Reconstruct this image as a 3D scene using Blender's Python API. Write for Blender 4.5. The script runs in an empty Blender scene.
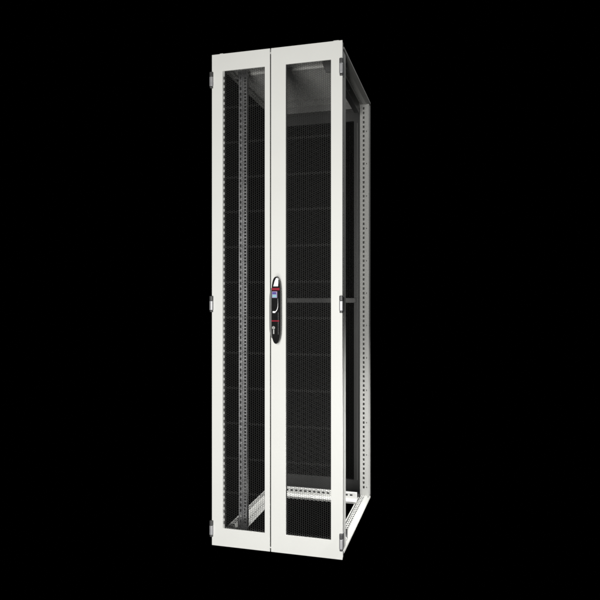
import bpy, math, random
from mathutils import Vector
random.seed(4)
S = bpy.context.scene
COL = S.collection
R = math.radians

# ------------------------------------------------------------ camera
# cabinet axes: x across the front (left edge 0), y into the depth, z up
W, H, D = 0.592, 2.186, 0.794
cd = bpy.data.cameras.new('camera'); cam = bpy.data.objects.new('camera', cd); COL.objects.link(cam)
cam.location = (1.083, -2.490, 1.093); cam.rotation_euler = (R(90), 0, R(15.18))
cd.sensor_width = 36; cd.lens = 36.14; cd.clip_end = 100; cd.clip_start = 0.05
S.camera = cam

# ------------------------------------------------------------ world: black studio
wd = bpy.data.worlds.new('World'); S.world = wd; wd.use_nodes = True
wd.node_tree.nodes['Background'].inputs[0].default_value = (0, 0, 0, 1)
wd.node_tree.nodes['Background'].inputs[1].default_value = 0.0
S.view_settings.view_transform = 'Standard'; S.view_settings.look = 'None'
S.view_settings.exposure = 0; S.view_settings.gamma = 1

# ------------------------------------------------------------ studio lamps
def area(name, loc, target, sx, sy, power, col=(1, 1, 1), spread=180):
    l = bpy.data.lights.new(name, 'AREA'); l.shape = 'RECTANGLE'; l.size = sx; l.size_y = sy
    l.energy = power; l.color = col; l.spread = R(spread)
    o = bpy.data.objects.new(name, l); COL.objects.link(o); o.location = loc
    o.rotation_euler = (Vector(target) - Vector(loc)).to_track_quat('-Z', 'Y').to_euler()
    return o
area('front_softbox', (0.50, -3.7, 1.08), (0.35, 0, 1.1), 1.2, 2.2, 166, (1, 0.995, 0.97))
area('low_front_lamp', (0.35, -2.3, -0.15), (0.3, 0.0, 0.35), 0.9, 0.4, 16, (1, 0.997, 0.985))
area('base_lamp', (1.9, -0.03, 1.60), (0.36, 0.50, 0.0), 0.25, 0.25, 7, (1, 0.998, 0.99), 42)
area('high_side_lamp', (2.0, 0.45, 4.2), (0.55, 0.6, 1.0), 0.6, 0.6, 33, (0.98, 0.99, 1))

# ------------------------------------------------------------ materials
def mat(name, col, rough=0.45, metal=0.0, var=0.04, scale=30, bump=0.0, bscale=900, spec=0.5):
    m = bpy.data.materials.new(name); m.use_nodes = True; nt = m.node_tree
    b = nt.nodes['Principled BSDF']; b.inputs['Metallic'].default_value = metal
    b.inputs['Specular IOR Level'].default_value = spec
    tc = nt.nodes.new('ShaderNodeTexCoord'); n = nt.nodes.new('ShaderNodeTexNoise')
    n.inputs['Scale'].default_value = scale; n.inputs['Detail'].default_value = 6
    nt.links.new(tc.outputs['Object'], n.inputs['Vector'])
    cr = nt.nodes.new('ShaderNodeValToRGB')
    cr.color_ramp.elements[0].position = 0.3; cr.color_ramp.elements[1].position = 0.7
    cr.color_ramp.elements[0].color = tuple(c * (1 - var) for c in col) + (1,)
    cr.color_ramp.elements[1].color = tuple(min(1, c * (1 + var)) for c in col) + (1,)
    nt.links.new(n.outputs['Fac'], cr.inputs['Fac']); nt.links.new(cr.outputs['Color'], b.inputs['Base Color'])
    mr = nt.nodes.new('ShaderNodeMapRange'); mr.inputs['To Min'].default_value = rough * 0.88
    mr.inputs['To Max'].default_value = min(1, rough * 1.12)
    nt.links.new(n.outputs['Fac'], mr.inputs['Value']); nt.links.new(mr.outputs['Result'], b.inputs['Roughness'])
    if bump:
        n2 = nt.nodes.new('ShaderNodeTexNoise'); n2.inputs['Scale'].default_value = bscale
        nt.links.new(tc.outputs['Object'], n2.inputs['Vector'])
        bp = nt.nodes.new('ShaderNodeBump'); bp.inputs['Strength'].default_value = bump; bp.inputs['Distance'].default_value = 0.0006
        nt.links.new(n2.outputs['Fac'], bp.inputs['Height']); nt.links.new(bp.outputs['Normal'], b.inputs['Normal'])
    return m
M = dict(
    coat=mat('light_grey_powder_coat', (0.62, 0.62, 0.595), 0.5, 0, 0.015, 6, 0.25, 700),
    inner=mat('frame_powder_coat', (0.44, 0.44, 0.42), 0.5, 0, 0.03, 9, 0.2, 700),
    mesh=mat('dark_perforated_steel', (0.030, 0.030, 0.029), 0.6, 0.0, 0.12, 12, spec=0.2),
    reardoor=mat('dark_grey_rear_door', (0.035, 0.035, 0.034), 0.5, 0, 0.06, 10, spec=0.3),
    midgrey=mat('mid_grey_tone', (0.16, 0.16, 0.155), 0.55, 0, 0.06, 10, spec=0.3),
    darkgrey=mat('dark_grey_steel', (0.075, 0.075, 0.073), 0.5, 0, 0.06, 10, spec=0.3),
    edge=mat('grey_edge_strip', (0.33, 0.33, 0.32), 0.5, 0, 0.06, 10),
    zinc=mat('galvanised_steel', (0.28, 0.28, 0.285), 0.42, 1.0, 0.14, 40),
    hinge=mat('hinge_zinc', (0.40, 0.40, 0.41), 0.42, 0.6, 0.06, 60),
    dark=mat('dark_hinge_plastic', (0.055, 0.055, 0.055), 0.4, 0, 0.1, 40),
    mattblack=mat('matt_black', (0.02, 0.02, 0.02), 0.7, 0, 0.1, 40),
    black=mat('black_handle_plastic', (0.007, 0.007, 0.007), 0.22, 0, 0.15, 60, spec=0.1),
    greyp=mat('grey_handle_base', (0.10, 0.10, 0.095), 0.4, 0, 0.1, 60),
    chrome=mat('polished_cap', (0.92, 0.92, 0.93), 0.3, 0.35, 0.02, 20),
    red=mat('red_band', (0.24, 0.004, 0.02), 0.35, 0, 0.1, 60, spec=0.15),
    blue=mat('badge_blue', (0.07,0.06,0.28), 0.35, 0, 0.05, 60, spec=0.15),
    cyan=mat('badge_pale_cyan', (0.25, 0.45, 0.52), 0.35, 0, 0.05, 60, spec=0.15),
    lilac=mat('badge_lilac', (0.30, 0.22, 0.36), 0.35, 0, 0.05, 60, spec=0.15),
)

# ------------------------------------------------------------ mesh helpers
class MB:
    def __init__(s): s.v = []; s.f = []
    def add(s, vs, fs):
        o = len(s.v); s.v += [tuple(v) for v in vs]; s.f += [tuple(i + o for i in f) for f in fs]; return s
    def box(s, x0, x1, y0, y1, z0, z1):
        return s.add([(x0,y0,z0),(x1,y0,z0),(x1,y1,z0),(x0,y1,z0),(x0,y0,z1),(x1,y0,z1),(x1,y1,z1),(x0,y1,z1)],
                     [(3,2,1,0),(4,5,6,7),(0,1,5,4),(1,2,6,5),(2,3,7,6),(3,0,4,7)])
    def prism(s, pts, fn, a, b):
        # closed 2-D outline extruded from a to b; fn(p, q, depth) -> xyz
        n = len(pts)
        return s.add([fn(p, q, a) for p, q in pts] + [fn(p, q, b) for p, q in pts],
                     [tuple(range(n)), tuple(range(2*n-1, n-1, -1))] + [(i, i+n, (i+1) % n + n, (i+1) % n) for i in range(n)])
    def plate(s, As, Bs, hole, fn, t):
        # sheet on the grid As x Bs with real openings where hole(a, b) is true, thickness t
        As = sorted(set(round(a, 5) for a in As)); Bs = sorted(set(round(b, 5) for b in Bs))
        idx = {}
        def V(i, j, k):
            if (i, j, k) not in idx:
                idx[(i, j, k)] = len(s.v); s.v.append(fn(As[i], Bs[j], k * t))
            return idx[(i, j, k)]
        na, nb = len(As) - 1, len(Bs) - 1
        sol = [[not hole((As[i]+As[i+1])/2, (Bs[j]+Bs[j+1])/2) for j in range(nb)] for i in range(na)]
        g = lambda i, j: 0 <= i < na and 0 <= j < nb and sol[i][j]
        for i in range(na):
            for j in range(nb):
                if not sol[i][j]: continue
                s.f.append((V(i,j,0), V(i+1,j,0), V(i+1,j+1,0), V(i,j+1,0)))
                s.f.append((V(i,j+1,1), V(i+1,j+1,1), V(i+1,j,1), V(i,j,1)))
                if not g(i-1,j): s.f.append((V(i,j+1,0), V(i,j+1,1), V(i,j,1), V(i,j,0)))
                if not g(i+1,j): s.f.append((V(i+1,j,0), V(i+1,j,1), V(i+1,j+1,1), V(i+1,j+1,0)))
                if not g(i,j-1): s.f.append((V(i,j,0), V(i,j,1), V(i+1,j,1), V(i+1,j,0)))
                if not g(i,j+1): s.f.append((V(i+1,j+1,0), V(i+1,j+1,1), V(i,j+1,1), V(i,j+1,0)))
        return s
    def slotted(s, a0, a1, b0, b1, cols, pitch, hb, fn, t, start=None):
        # cols: list of (centre a, half width, every nth, half length)
        As = [a0, a1]; Bs = [b0, b1]
        for c, hw, ev, hl in cols: As += [c-hw, c+hw]
        st = b0 + pitch if start is None else start
        rows = []
        k = 0; b = st
        while b < b1 - pitch * 0.6:
            rows.append((k, b)); k += 1; b += pitch
        spans = [(c, hw, bb, hl) for c, hw, ev, hl in cols for k, bb in rows if k % ev == 0]
        for c, hw, bb, hl in spans: Bs += [bb-hl, bb+hl]
        import bisect
        bc = {}
        for sp in spans: bc.setdefault(round(sp[2], 4), []).append(sp)
        ks = sorted(bc)
        def hole(a, b):
            i = bisect.bisect(ks, b)
            for q in (i-1, i):
                if 0 <= q < len(ks):
                    for c, hw, bb, hl in bc[ks[q]]:
                        if abs(a-c) < hw and abs(b-bb) < hl: return True
            return False
        return s.plate(As, Bs, hole, fn, t)
    def build(s, name, m, parent=None, bevel=0, seg=2, smooth=False, label=None):
        me = bpy.data.meshes.new(name); me.from_pydata(s.v, [], s.f); me.update()
        me.materials.append(M[m])
        o = bpy.data.objects.new(name, me); COL.objects.link(o)
        if parent: o.parent = parent
        if smooth: me.polygons.foreach_set('use_smooth', [True] * len(me.polygons))
        if bevel:
            b = o.modifiers.new('bevel', 'BEVEL'); b.width = bevel; b.segments = seg; b.limit_method = 'ANGLE'; b.angle_limit = R(40)
        if label: o['label'] = label
        return o

def cyl(mb, x, y, z0, z1, r, n=16, axis='z'):
    P = {'z': lambda a, b, d: (x+a, y+b, d), 'y': lambda a, b, d: (x+a, d, y+b), 'x': lambda a, b, d: (d, x+a, y+b)}[axis]
    return mb.prism([(r*math.cos(2*math.pi*i/n), r*math.sin(2*math.pi*i/n)) for i in range(n)], P, z0, z1)

def perforated(x0, x1, z0, z1, y, ph=0.0092, pv=0.0078, s=0.905, t=0.0012, seams=()):
    mb = MB(); V = mb.v; F = mb.f
    nc = int((x1-x0)/ph)+2; nr = int((z1-z0)/pv)+2
    hx = [(2/3*ph, 0), (ph/3, pv/2), (-ph/3, pv/2), (-2/3*ph, 0), (-ph/3, -pv/2), (ph/3, -pv/2)]
    cl = lambda a, lo, hi: lo if a < lo else hi if a > hi else a
    for i in range(nc):
        cx = x0 + i*ph
        for j in range(nr):
            cz = z0 + j*pv + (pv/2 if i % 2 else 0)
            if cz > z1 + pv: continue
            k = s
            for q in seams:
                if abs(cz-q) < pv*0.5: k = s * 0.87
            o = len(V)
            for sc in (1, k):
                for yy in (y, y+t):
                    for a, b in hx: V.append((cl(cx+a*sc, x0, x1), yy, cl(cz+b*sc, z0, z1)))
            for e in range(6):
                g = (e+1) % 6
                F.append((o+e, o+g, o+12+g, o+12+e))            # front web
                F.append((o+6+g, o+6+e, o+18+e, o+18+g))        # back web
                F.append((o+12+e, o+12+g, o+18+g, o+18+e))      # wall of the opening
    return mb

def part_empty(name, parent):
    o = bpy.data.objects.new(name, None); COL.objects.link(o); o.parent = parent; o.empty_display_size = 0.05
    return o

# ------------------------------------------------------------ the cabinet
rack = bpy.data.objects.new('server_rack', None); COL.objects.link(rack); rack.empty_display_size = 0.2
rack['label'] = 'tall light grey server rack with perforated double doors, black handle and open sides'
rack['category'] = 'server rack'

# ---- load-bearing frame --------------------------------------------------
ZB, ZT = 0.012, 2.173           # frame bottom / top
Y0, Y1 = 0.034, D               # frame front / rear
def bottom_side_rail(side):
    X = (lambda u: u) if side < 0 else (lambda u: W - u)
    m = MB()
    fn = lambda p, q, d: (X(p), d, q)
    m.prism([(0, ZB), (0.0, 0.019), (0.017, 0.036), (0.019, 0.036), (0.019, 0.034), (0.003, 0.018), (0.003, ZB)], fn, Y0+0.004, Y1-0.001)
    m.slotted(0.0185, 0.044, Y0+0.006, Y1-0.002, [(0.0275, 0.0030, 1, 0.0075), (0.038, 0.0035, 1, 0.0065)], 0.025, 0, lambda a, b, c: (X(a), b, 0.0372-c), 0.002, start=0.065)
    m.box(min(X(0.042), X(0.044)), max(X(0.042), X(0.044)), Y0+0.006, Y1-0.002, 0.020, 0.0350)
    wide = 0.092 if side < 0 else 0.060
    m.slotted(0.0445, wide, Y0+0.03, Y1-0.03, [((0.0445+wide)/2, 0.003, 1, 0.005)], 0.025, 0, lambda a, b, c: (X(a), b, 0.0225-c), 0.002)
    m.box(min(X(wide), X(wide+0.002)), max(X(wide), X(wide+0.002)), Y0+0.03, Y1-0.03, ZB, 0.024)
    return m
def top_side_rail(side):
    X = (lambda u: u) if side < 0 else (lambda u: W - u)
    m = MB(); fn = lambda p, q, d: (X(p), d, q)
    m.prism([(0, ZT), (0.0, 2.166), (0.016, 2.150), (0.030, 2.150), (0.030, 2.152), (0.018, 2.153), (0.003, 2.168), (0.003, ZT)], fn, Y0+0.004, Y1-0.001)
    m.slotted(0.0303, 0.044, Y0+0.006, Y1-0.002, [(0.037, 0.0028, 1, 0.006)], 0.025, 0, lambda a, b, c: (X(a), b, 2.1525+c), 0.002)
    return m
for s in (-1, 1): bottom_side_rail(s).build('bottom_side_rail', 'inner', rack, 0.0006, 1)
for s in (-1, 1): top_side_rail(s).build('top_side_rail', 'inner', rack, 0.0006, 1)

def corner_post(side, rear):
    wi = 0.050 if rear else 0.034
    X = (lambda u: u) if side < 0 else (lambda u: W - u)
    Y = (lambda v: Y0 + v) if not rear else (lambda v: Y1 - v)
    m = MB(); z0, z1 = 0.030, 2.152
    # face that looks into the cabinet, with its row of slots
    m.slotted(0.0035, wi, z0, z1, [(wi-0.0204, 0.0048, 1, 0.0068), (0.0085 if not rear else 0.0144, 0.0022, 7, 0.0035)], 0.025, 0, lambda a, b, c: (X(a), Y(0.048-c), b), 0.0016, start=z0+0.05)
    # outer side face
    m.slotted(0.002, 0.048, z0, z1, [(0.030, 0.0022, 7, 0.0035)], 0.025, 0, lambda a, b, c: (X(0.0015+c), Y(a), b), 0.0016, start=z0+0.06)
    # face toward the door, inner return
    m.slotted(0.0035, wi-0.004, z0, z1, [], 0.025, 0, lambda a, b, c: (X(a), Y(0.002+c), b), 0.0016)
    m.slotted(0.004, 0.030, z0, z1, [(0.016, 0.003, 1, 0.0055)], 0.025, 0, lambda a, b, c: (X(wi-0.0015-c), Y(a), b), 0.0016)
    return m
for r_ in (False, True):
    for s in (-1, 1): corner_post(s, r_).build('corner_post', 'inner', rack)

# cross rails (front and rear, top and bottom)
def cross_rail(y0, y1, z0, z1, slots=True, x0=0.046, x1=None):
    x1 = W - 0.046 if x1 is None else x1
    m = MB(); zc = (z0+z1)/2
    cols = [(zc+0.012 if slots else zc, 0.0035, 1, 0.0065)] if slots else []
    for yy, sg in ((y0, 1), (y1, -1)):
        m.slotted(z0, z1, x0, x1, cols, 0.025, 0, lambda a, b, c, yy=yy, sg=sg: (b, yy+sg*c, a), 0.0016)
    m.box(x0, x1, y0+0.002, y1-0.002, z1-0.0025, z1-0.0005); m.box(x0, x1, y0+0.002, y1-0.002, z0+0.0005, z0+0.0025)
    return m
cross_rail(Y0+0.004, Y0+0.045, ZB, 0.040, False).build('front_bottom_rail', 'inner', rack)
cross_rail(Y0+0.004, Y0+0.045, 2.142, 2.168, False).build('front_top_rail', 'inner', rack)
cross_rail(Y1-0.045, Y1-0.004, ZB, 0.040, False).build('rear_bottom_rail', 'darkgrey', rack)  # darkened so the floor rail slots read dark: shade put into its colour
cross_rail(Y1-0.045, Y1-0.004, 2.134, 2.168, False).build('rear_top_rail', 'midgrey', rack)  # frame rail with the dimness at the rear put into its colour

# roof plate with stiffening folds
m = MB()
m.box(0.004, W-0.004, Y0+0.006, Y1-0.002, ZT-0.0035, ZT-0.0005)
m.box(0.046, W-0.046, 0.20, 0.215, 2.158, ZT-0.0038)
roof = m.build('roof_panel', 'coat', rack, 0.001, 1)

# interior support rail across the floor, ends turned up and bolted
m = MB()
xa, xb, ya = 0.092, 0.5415, 0.640
m.slotted(0.022, 0.0795, xa, xb, [(0.0660, 0.0048, 1, 0.0072)], 0.025, 0, lambda a, b, c: (b, ya+c, a), 0.002, start=xa+0.02)
m.prism([(ya, 0.022), (ya-0.010, 0.024), (ya-0.014, 0.036), (ya-0.010, 0.044), (ya, 0.047)], lambda p, q, d: (d, p, q), xa+0.001, xb-0.001)
m.box(xa, xb, ya+0.0022, ya+0.014, 0.0775, 0.0795)
m.box(xb-0.002, xb, ya+0.0022, ya+0.014, 0.022, 0.0773)
fr = m.build('floor_support_rail', 'coat', rack, 0.0005, 1, label='slotted cross support rail near the floor')
b = MB(); 
for bx in (xb-0.014, xb-0.034): cyl(b, bx, 0.033, ya-0.004, ya, 0.004, 8, 'y')
b.build('bolt', 'zinc', fr)

# ---- nineteen inch mounting rails --------------------------------------------
def mounting_rail(xi, side, y, z0=0.050, z1=2.138):
    # xi: inner edge (opening side); side -1 = left of the opening
    X = (lambda u: xi - u) if side < 0 else (lambda u: xi + u)
    m = MB()
    m.slotted(0.0, 0.0195, z0, z1, [(0.0095, 0.0046, 1, 0.0046)], 0.01482, 0, lambda a, b, c: (X(a), y+c, b), 0.002, start=z0+0.02)
    m.slotted(0.0245, 0.043, z0, z1, [(0.0335, 0.0034, 1, 0.0068)], 0.025, 0, lambda a, b, c: (X(a), y+0.006+c, b), 0.002, start=z0+0.02)
    m.slotted(0.0, 0.040, z0, z1, [(0.022, 0.005, 1, 0.007)], 0.025, 0, lambda a, b, c: (X(0.0212+c), y+a, b), 0.0018)
    m.slotted(0.0035, 0.024, z0, z1, [], 0.025, 0, lambda a, b, c: (X(0.0002+c), y+a, b), 0.0018)
    return m
XI = 0.1225
for y in (0.120,):
    for s, xi in ((-1, XI), (1, 0.5210 if y < 0.5 else 0.498)):
        o = mounting_rail(xi, s, y).build('mounting_rail', 'zinc', rack)
        X = (lambda u: xi - u) if s < 0 else (lambda u: xi + u)
        for zz0, zz1 in ((0.026, 0.070), (2.118, 2.166)):
            b = MB(); a_, c_ = sorted((X(0.010), X(0.062)))
            b.box(a_, c_, y+0.012, y+0.046, zz0, zz0+0.003 if zz0 < 1 else zz0+0.003)
            b.box(a_, c_, y+0.0425, y+0.0455, zz0+0.0032, zz1)
            b.prism([(y+0.012, zz0+0.0032), (y+0.042, zz0+0.0032), (y+0.042, zz1)], lambda p, q, d, X=X: (X(0.050)+d, p, q), 0.0, 0.003)
            b.build('rail_bracket', 'zinc', o)

# dark bracket, plus an added dark plate standing in for shade under the roof
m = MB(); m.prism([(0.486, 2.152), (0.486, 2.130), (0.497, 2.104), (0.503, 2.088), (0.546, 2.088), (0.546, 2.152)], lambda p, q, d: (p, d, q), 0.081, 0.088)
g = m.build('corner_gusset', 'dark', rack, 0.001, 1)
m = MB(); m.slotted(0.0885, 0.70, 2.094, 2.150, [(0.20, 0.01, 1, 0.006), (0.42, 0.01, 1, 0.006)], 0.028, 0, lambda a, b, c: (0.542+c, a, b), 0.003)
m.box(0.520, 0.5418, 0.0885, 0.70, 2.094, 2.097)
m.build('roof_shade_plate', 'dark', rack)

# ---- front doors -------------------------------------------------------------
SEAMS = [1.093 + (k + 0.5) * 0.1555 for k in range(-7, 7)]
def door(x0, x1, wx0, wx1, wz0=0.0795, wz1=2.1092, mattblack=False):
    t = 0.028
    m = MB()
    m.plate([x0, wx0, wx1, x1], [0.0, wz0, wz1, H], lambda a, b: wx0 < a < wx1 and wz0 < b < wz1, lambda a, b, c: (a, c, b), 0.0075)
    e = 0.014; ox0, ox1, oz0, oz1 = x0+0.0015, x1-0.0015, 0.0015, H-0.0015
    for q0, q1, r0, r1 in ((ox0, wx0-e, oz0, oz1), (wx1+e, ox1, oz0, oz1), (wx0-e, wx1+e, oz0, wz0-e), (wx0-e, wx1+e, wz1+e, oz1)):
        if q1 - q0 > 0.004: m.box(q0, q1, 0.0077, 0.026, r0, r1)
    o = m.build('front_door', 'coat', rack, 0.0014, 3)
    perforated(wx0-0.006, wx1+0.006, wz0-0.006, wz1+0.006, 0.0085, seams=SEAMS).build('perforated_panel', 'mesh', o)
    # small lift-off tab on the top edge and locating pin across the gap
    return o
dl = door(0.0, 0.2722, 0.0519, 0.2482)
dr = door(0.2768, W, 0.3440, 0.5427)
# punched edge strip along the left jamb of the left door
m = MB(); m.slotted(0.0514, 0.0590, 0.079, 2.1095, [(0.0562, 0.0023, 1, 0.0070)], 0.025, 0, lambda a, b, c: (a, 0.0052+c, b), 0.0012)
m.build('punched_edge_strip', 'edge', dl)
m = MB(); m.box(0.3436, 0.3475, 0.0045, 0.0080, 0.080, 2.109); m.build('window_dark_strip', 'mattblack', dr)  # dark strip along the left edge of the right window
m = MB(); m.box(0.036, 0.052, 0.004, 0.018, H-0.001, H+0.0035); m.build('lift_tab', 'coat', dl, 0.001)
m = MB(); m.box(0.552, 0.576, 0.004, 0.018, H-0.001, H+0.0035); m.build('lift_tab', 'coat', dr, 0.001)
for zc in (H-0.0205, 0.0185):
    m = MB(); m.box(0.2700, 0.2790, -0.0012, 0.010, zc-0.0020, zc+0.0020); m.build('gap_bridge', 'coat', dr, 0.0005, 1)
# closing strip behind the gap, fixed to the right door
m = MB(); m.box(0.262, 0.286, 0.0275, 0.0305, 0.03, 2.156); m.build('overlap_strip', 'mattblack', dr)

# ---- hinges ------------------------------------------------------------------
def hinge(side, zc):
    X = (lambda u: u) if side < 0 else (lambda u: W - u)
    sg = -1 if side < 0 else 1
    o = MB(); r = 0.0088
    xc = X(-0.0005) if side < 0 else X(0.004)
    yc = -0.002 if side < 0 else -0.0035
    # knuckle body: rounded block
    def block(mb, z0, z1, r, dx=0):
        pts = []
        for i in range(20):
            a = 2*math.pi*i/20; c, s_ = math.cos(a), math.sin(a)
            pts.append((xc+dx+math.copysign(abs(c)**0.7, c)*r, yc+math.copysign(abs(s_)**0.7, s_)*r))
        return mb.prism(pts, lambda p, q, d: (p, q, d), z0, z1)
    block(o, zc-0.033, zc+0.008, r)
    h = o.build('hinge', 'hinge', rack, 0.0015, 2)
    c = block(MB(), zc+0.0085, zc+0.030, r*0.94); c.build('hinge_cap', 'dark', h, 0.002, 2)
    c = block(MB(), zc-0.0420, zc-0.0335, r*0.80); c.build('hinge_pin', 'dark', h, 0.0015, 2)
    l = MB(); a, b = sorted((X(-0.001) , X(0.012)))
    l.box(a, b, 0.0262, 0.034, zc-0.038, zc+0.026); l.build('hinge_leaf', 'zinc', h, 0.001, 1)
for s in (-1, 1):
    for zc in (1.093+0.985, 1.093-0.012, 1.093-1.012): hinge(s, zc)

# ---- swing handle on the right door ----------------------------------------------
HX = 0.3030; HZ0, HZ1 = 0.903, 1.197
def lens(n, z0, z1, w, pw=0.42, cx=HX, lean=0.0):
    # outline points of a long rounded shield
    pts = []
    zc, hz = (z0+z1)/2, (z1-z0)/2
    for i in range(n):
        a = 2*math.pi*i/n
        s_, c = math.sin(a), math.cos(a)
        q = zc + hz*s_
        k = (1-abs(s_)**5.5)**0.5 if abs(s_) < 1 else 0
        pts.append((cx + math.copysign(w*k, c) + lean*s_, q))
    return pts
def shield(z0, z1, w, layers, cx=HX):
    # layers: (y, scale) from back to front -> rounded body
    mb = MB(); n = 72; rings = []
    for y, sc in layers:
        zc = (z0+z1)/2; hz = (z1-z0)/2
        base = lens(n, z0, z1, w, cx=cx)
        ring = []
        for p, q in base:
            ring.append((cx+(p-cx)*sc, y, zc + (q-zc)*(1-(1-sc)*w/hz*1.3)))
        rings.append(ring)
    vs = [v for rg in rings for v in rg]; fs = []
    for k in range(len(rings)-1):
        for i in range(n):
            j = (i+1) % n; fs.append((k*n+i, k*n+j, (k+1)*n+j, (k+1)*n+i))
    fs.append(tuple(range(n-1, -1, -1))); fs.append(tuple(range((len(rings)-1)*n, len(rings)*n)))
    return mb.add(vs, fs)
base = shield(HZ0, HZ1, 0.0180, [(0.0, 0.90), (-0.012, 0.90), (-0.0155, 0.86)], cx=0.3065).build('door_handle', 'black', rack, smooth=False, label='black swing handle with red bands and silver cap')
shield(0.925, 1.150, 0.0190, [(-0.0015, 1.0), (-0.010, 1.0), (-0.0135, 0.90)], cx=0.2915).build('side_cover', 'greyp', base)
FY = -0.0335                      # front face of the grip
body = shield(HZ0+0.002, HZ1-0.004, 0.0198, [(-0.0156, 0.96), (-0.024, 1.0), (-0.0305, 0.985), (FY, 0.93)], cx=0.3084).build('grip', 'black', base)
def strip(x0, x1, z0, z1, m_, name, y=FY, th=0.0012, bev=0.0003, par=base, pts=None):
    mb = MB(); pts = pts or [(x0, z0), (x1, z0), (x1, z1), (x0, z1)]
    mb.prism(pts, lambda p, q, d: (p, d, q), y-th, y-0.00005)
    return mb.build(name, m_, par, bev, 1)
# silver cap: a sloped wedge at the top of the grip
mb = MB()
prof = [(0.2985, 1.1510), (0.3205, 1.1510), (0.3215, 1.168), (0.3205, 1.182), (0.3160, 1.1885), (0.3100, 1.1870), (0.3040, 1.174)]
n = len(prof)
front = [(p, FY-0.004 + max(0, (q-1.150))*0.10, q) for p, q in prof]; back = [(p, -0.016, q) for p, q in prof]
mb.add(front+back, [tuple(range(n)), tuple(range(2*n-1, n-1, -1))] + [(i, i+n, (i+1) % n+n, (i+1) % n) for i in range(n)])
mb.build('cap', 'chrome', base, 0.0012, 2)
strip(0.2915, 0.3262, 1.1345, 1.1445, 'red', 'red_band', FY)
strip(0.2905, 0.3245, 1.0010, 1.0062, 'red', 'red_band', FY)
# little badge
strip(0.2925, 0.3160, 1.1020, 1.1300, 'lilac', 'badge', FY, 0.0012)
strip(0.2945, 0.3110, 1.1180, 1.1265, 'blue', 'badge_emblem', FY-0.0012, 0.0008)
strip(0.2945, 0.3130, 1.1045, 1.1160, 'cyan', 'badge_field', FY-0.0012, 0.0008)
# bright lever edge: runs down the right of the grip and hooks to the left
path = [(0.3185, 1.100), (0.3192, 1.080), (0.3188, 1.064), (0.3160, 1.053), (0.3110, 1.0450), (0.3075, 1.0425)]
wd_ = [0.0003, 0.0006, 0.0009, 0.0011, 0.0014, 0.0018]
L = [(x-w_, z+w_*0.5) for (x, z), w_ in zip(path, wd_)]; Rr = [(x+w_, z-w_*0.5) for (x, z), w_ in zip(path, wd_)]
strip(0, 0, 0, 0, 'chrome', 'lever_edge', FY, 0.0020, 0.0003, pts=L+Rr[::-1])
strip(0.2955, 0.3085, 1.0375, 1.0455, 'chrome', 'lever_tip', FY, 0.0030, 0.001)
# recess line and lock
strip(0.3200, 0.3210, 0.945, 1.040, 'zinc', 'seam_line', FY+0.0008, 0.0012)
mb = MB(); cyl(mb, 0.3000, 0.9745, FY-0.0035, FY-0.00005, 0.0068, 20, 'y'); lk = mb.build('lock_cylinder', 'edge', base, 0.0006, 1)
strip(0.2970, 0.3032, 0.9475, 0.9668, 'edge', 'lock_cover', FY, 0.0015, 0.0006)
strip(0.2992, 0.3008, 0.9700, 0.9790, 'mattblack', 'keyhole', FY-0.0035, 0.0005, 0)

# ---- rear door ---------------------------------------------------------------
ry = Y1 + 0.008
m = MB(); rx0, rx1, rz0, rz1 = 0.094, 0.498, 0.1000, 2.082
m.plate([0.002, rx0, rx1, W-0.002], [0.014, rz0, rz1, ZT-0.002], lambda a, b: rx0 < a < rx1 and rz0 < b < rz1, lambda a, b, c: (a, ry+c, b), 0.022)
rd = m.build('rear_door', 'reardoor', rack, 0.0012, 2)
perforated(rx0-0.005, rx1+0.005, rz0-0.005, rz1+0.005, ry+0.012).build('perforated_panel', 'mesh', rd)
m = MB(); m.box(rx0-0.03, rx1+0.012, ry-0.006, ry-0.0005, 1.0775, 1.104); m.build('cross_brace', 'darkgrey', rd, 0.001, 1)
m = MB(); m.box(0.5170, 0.5205, ry-0.004, ry-0.0005, 0.10, 2.07); m.build('edge_fold', 'midgrey', rd, 0.0008, 1)
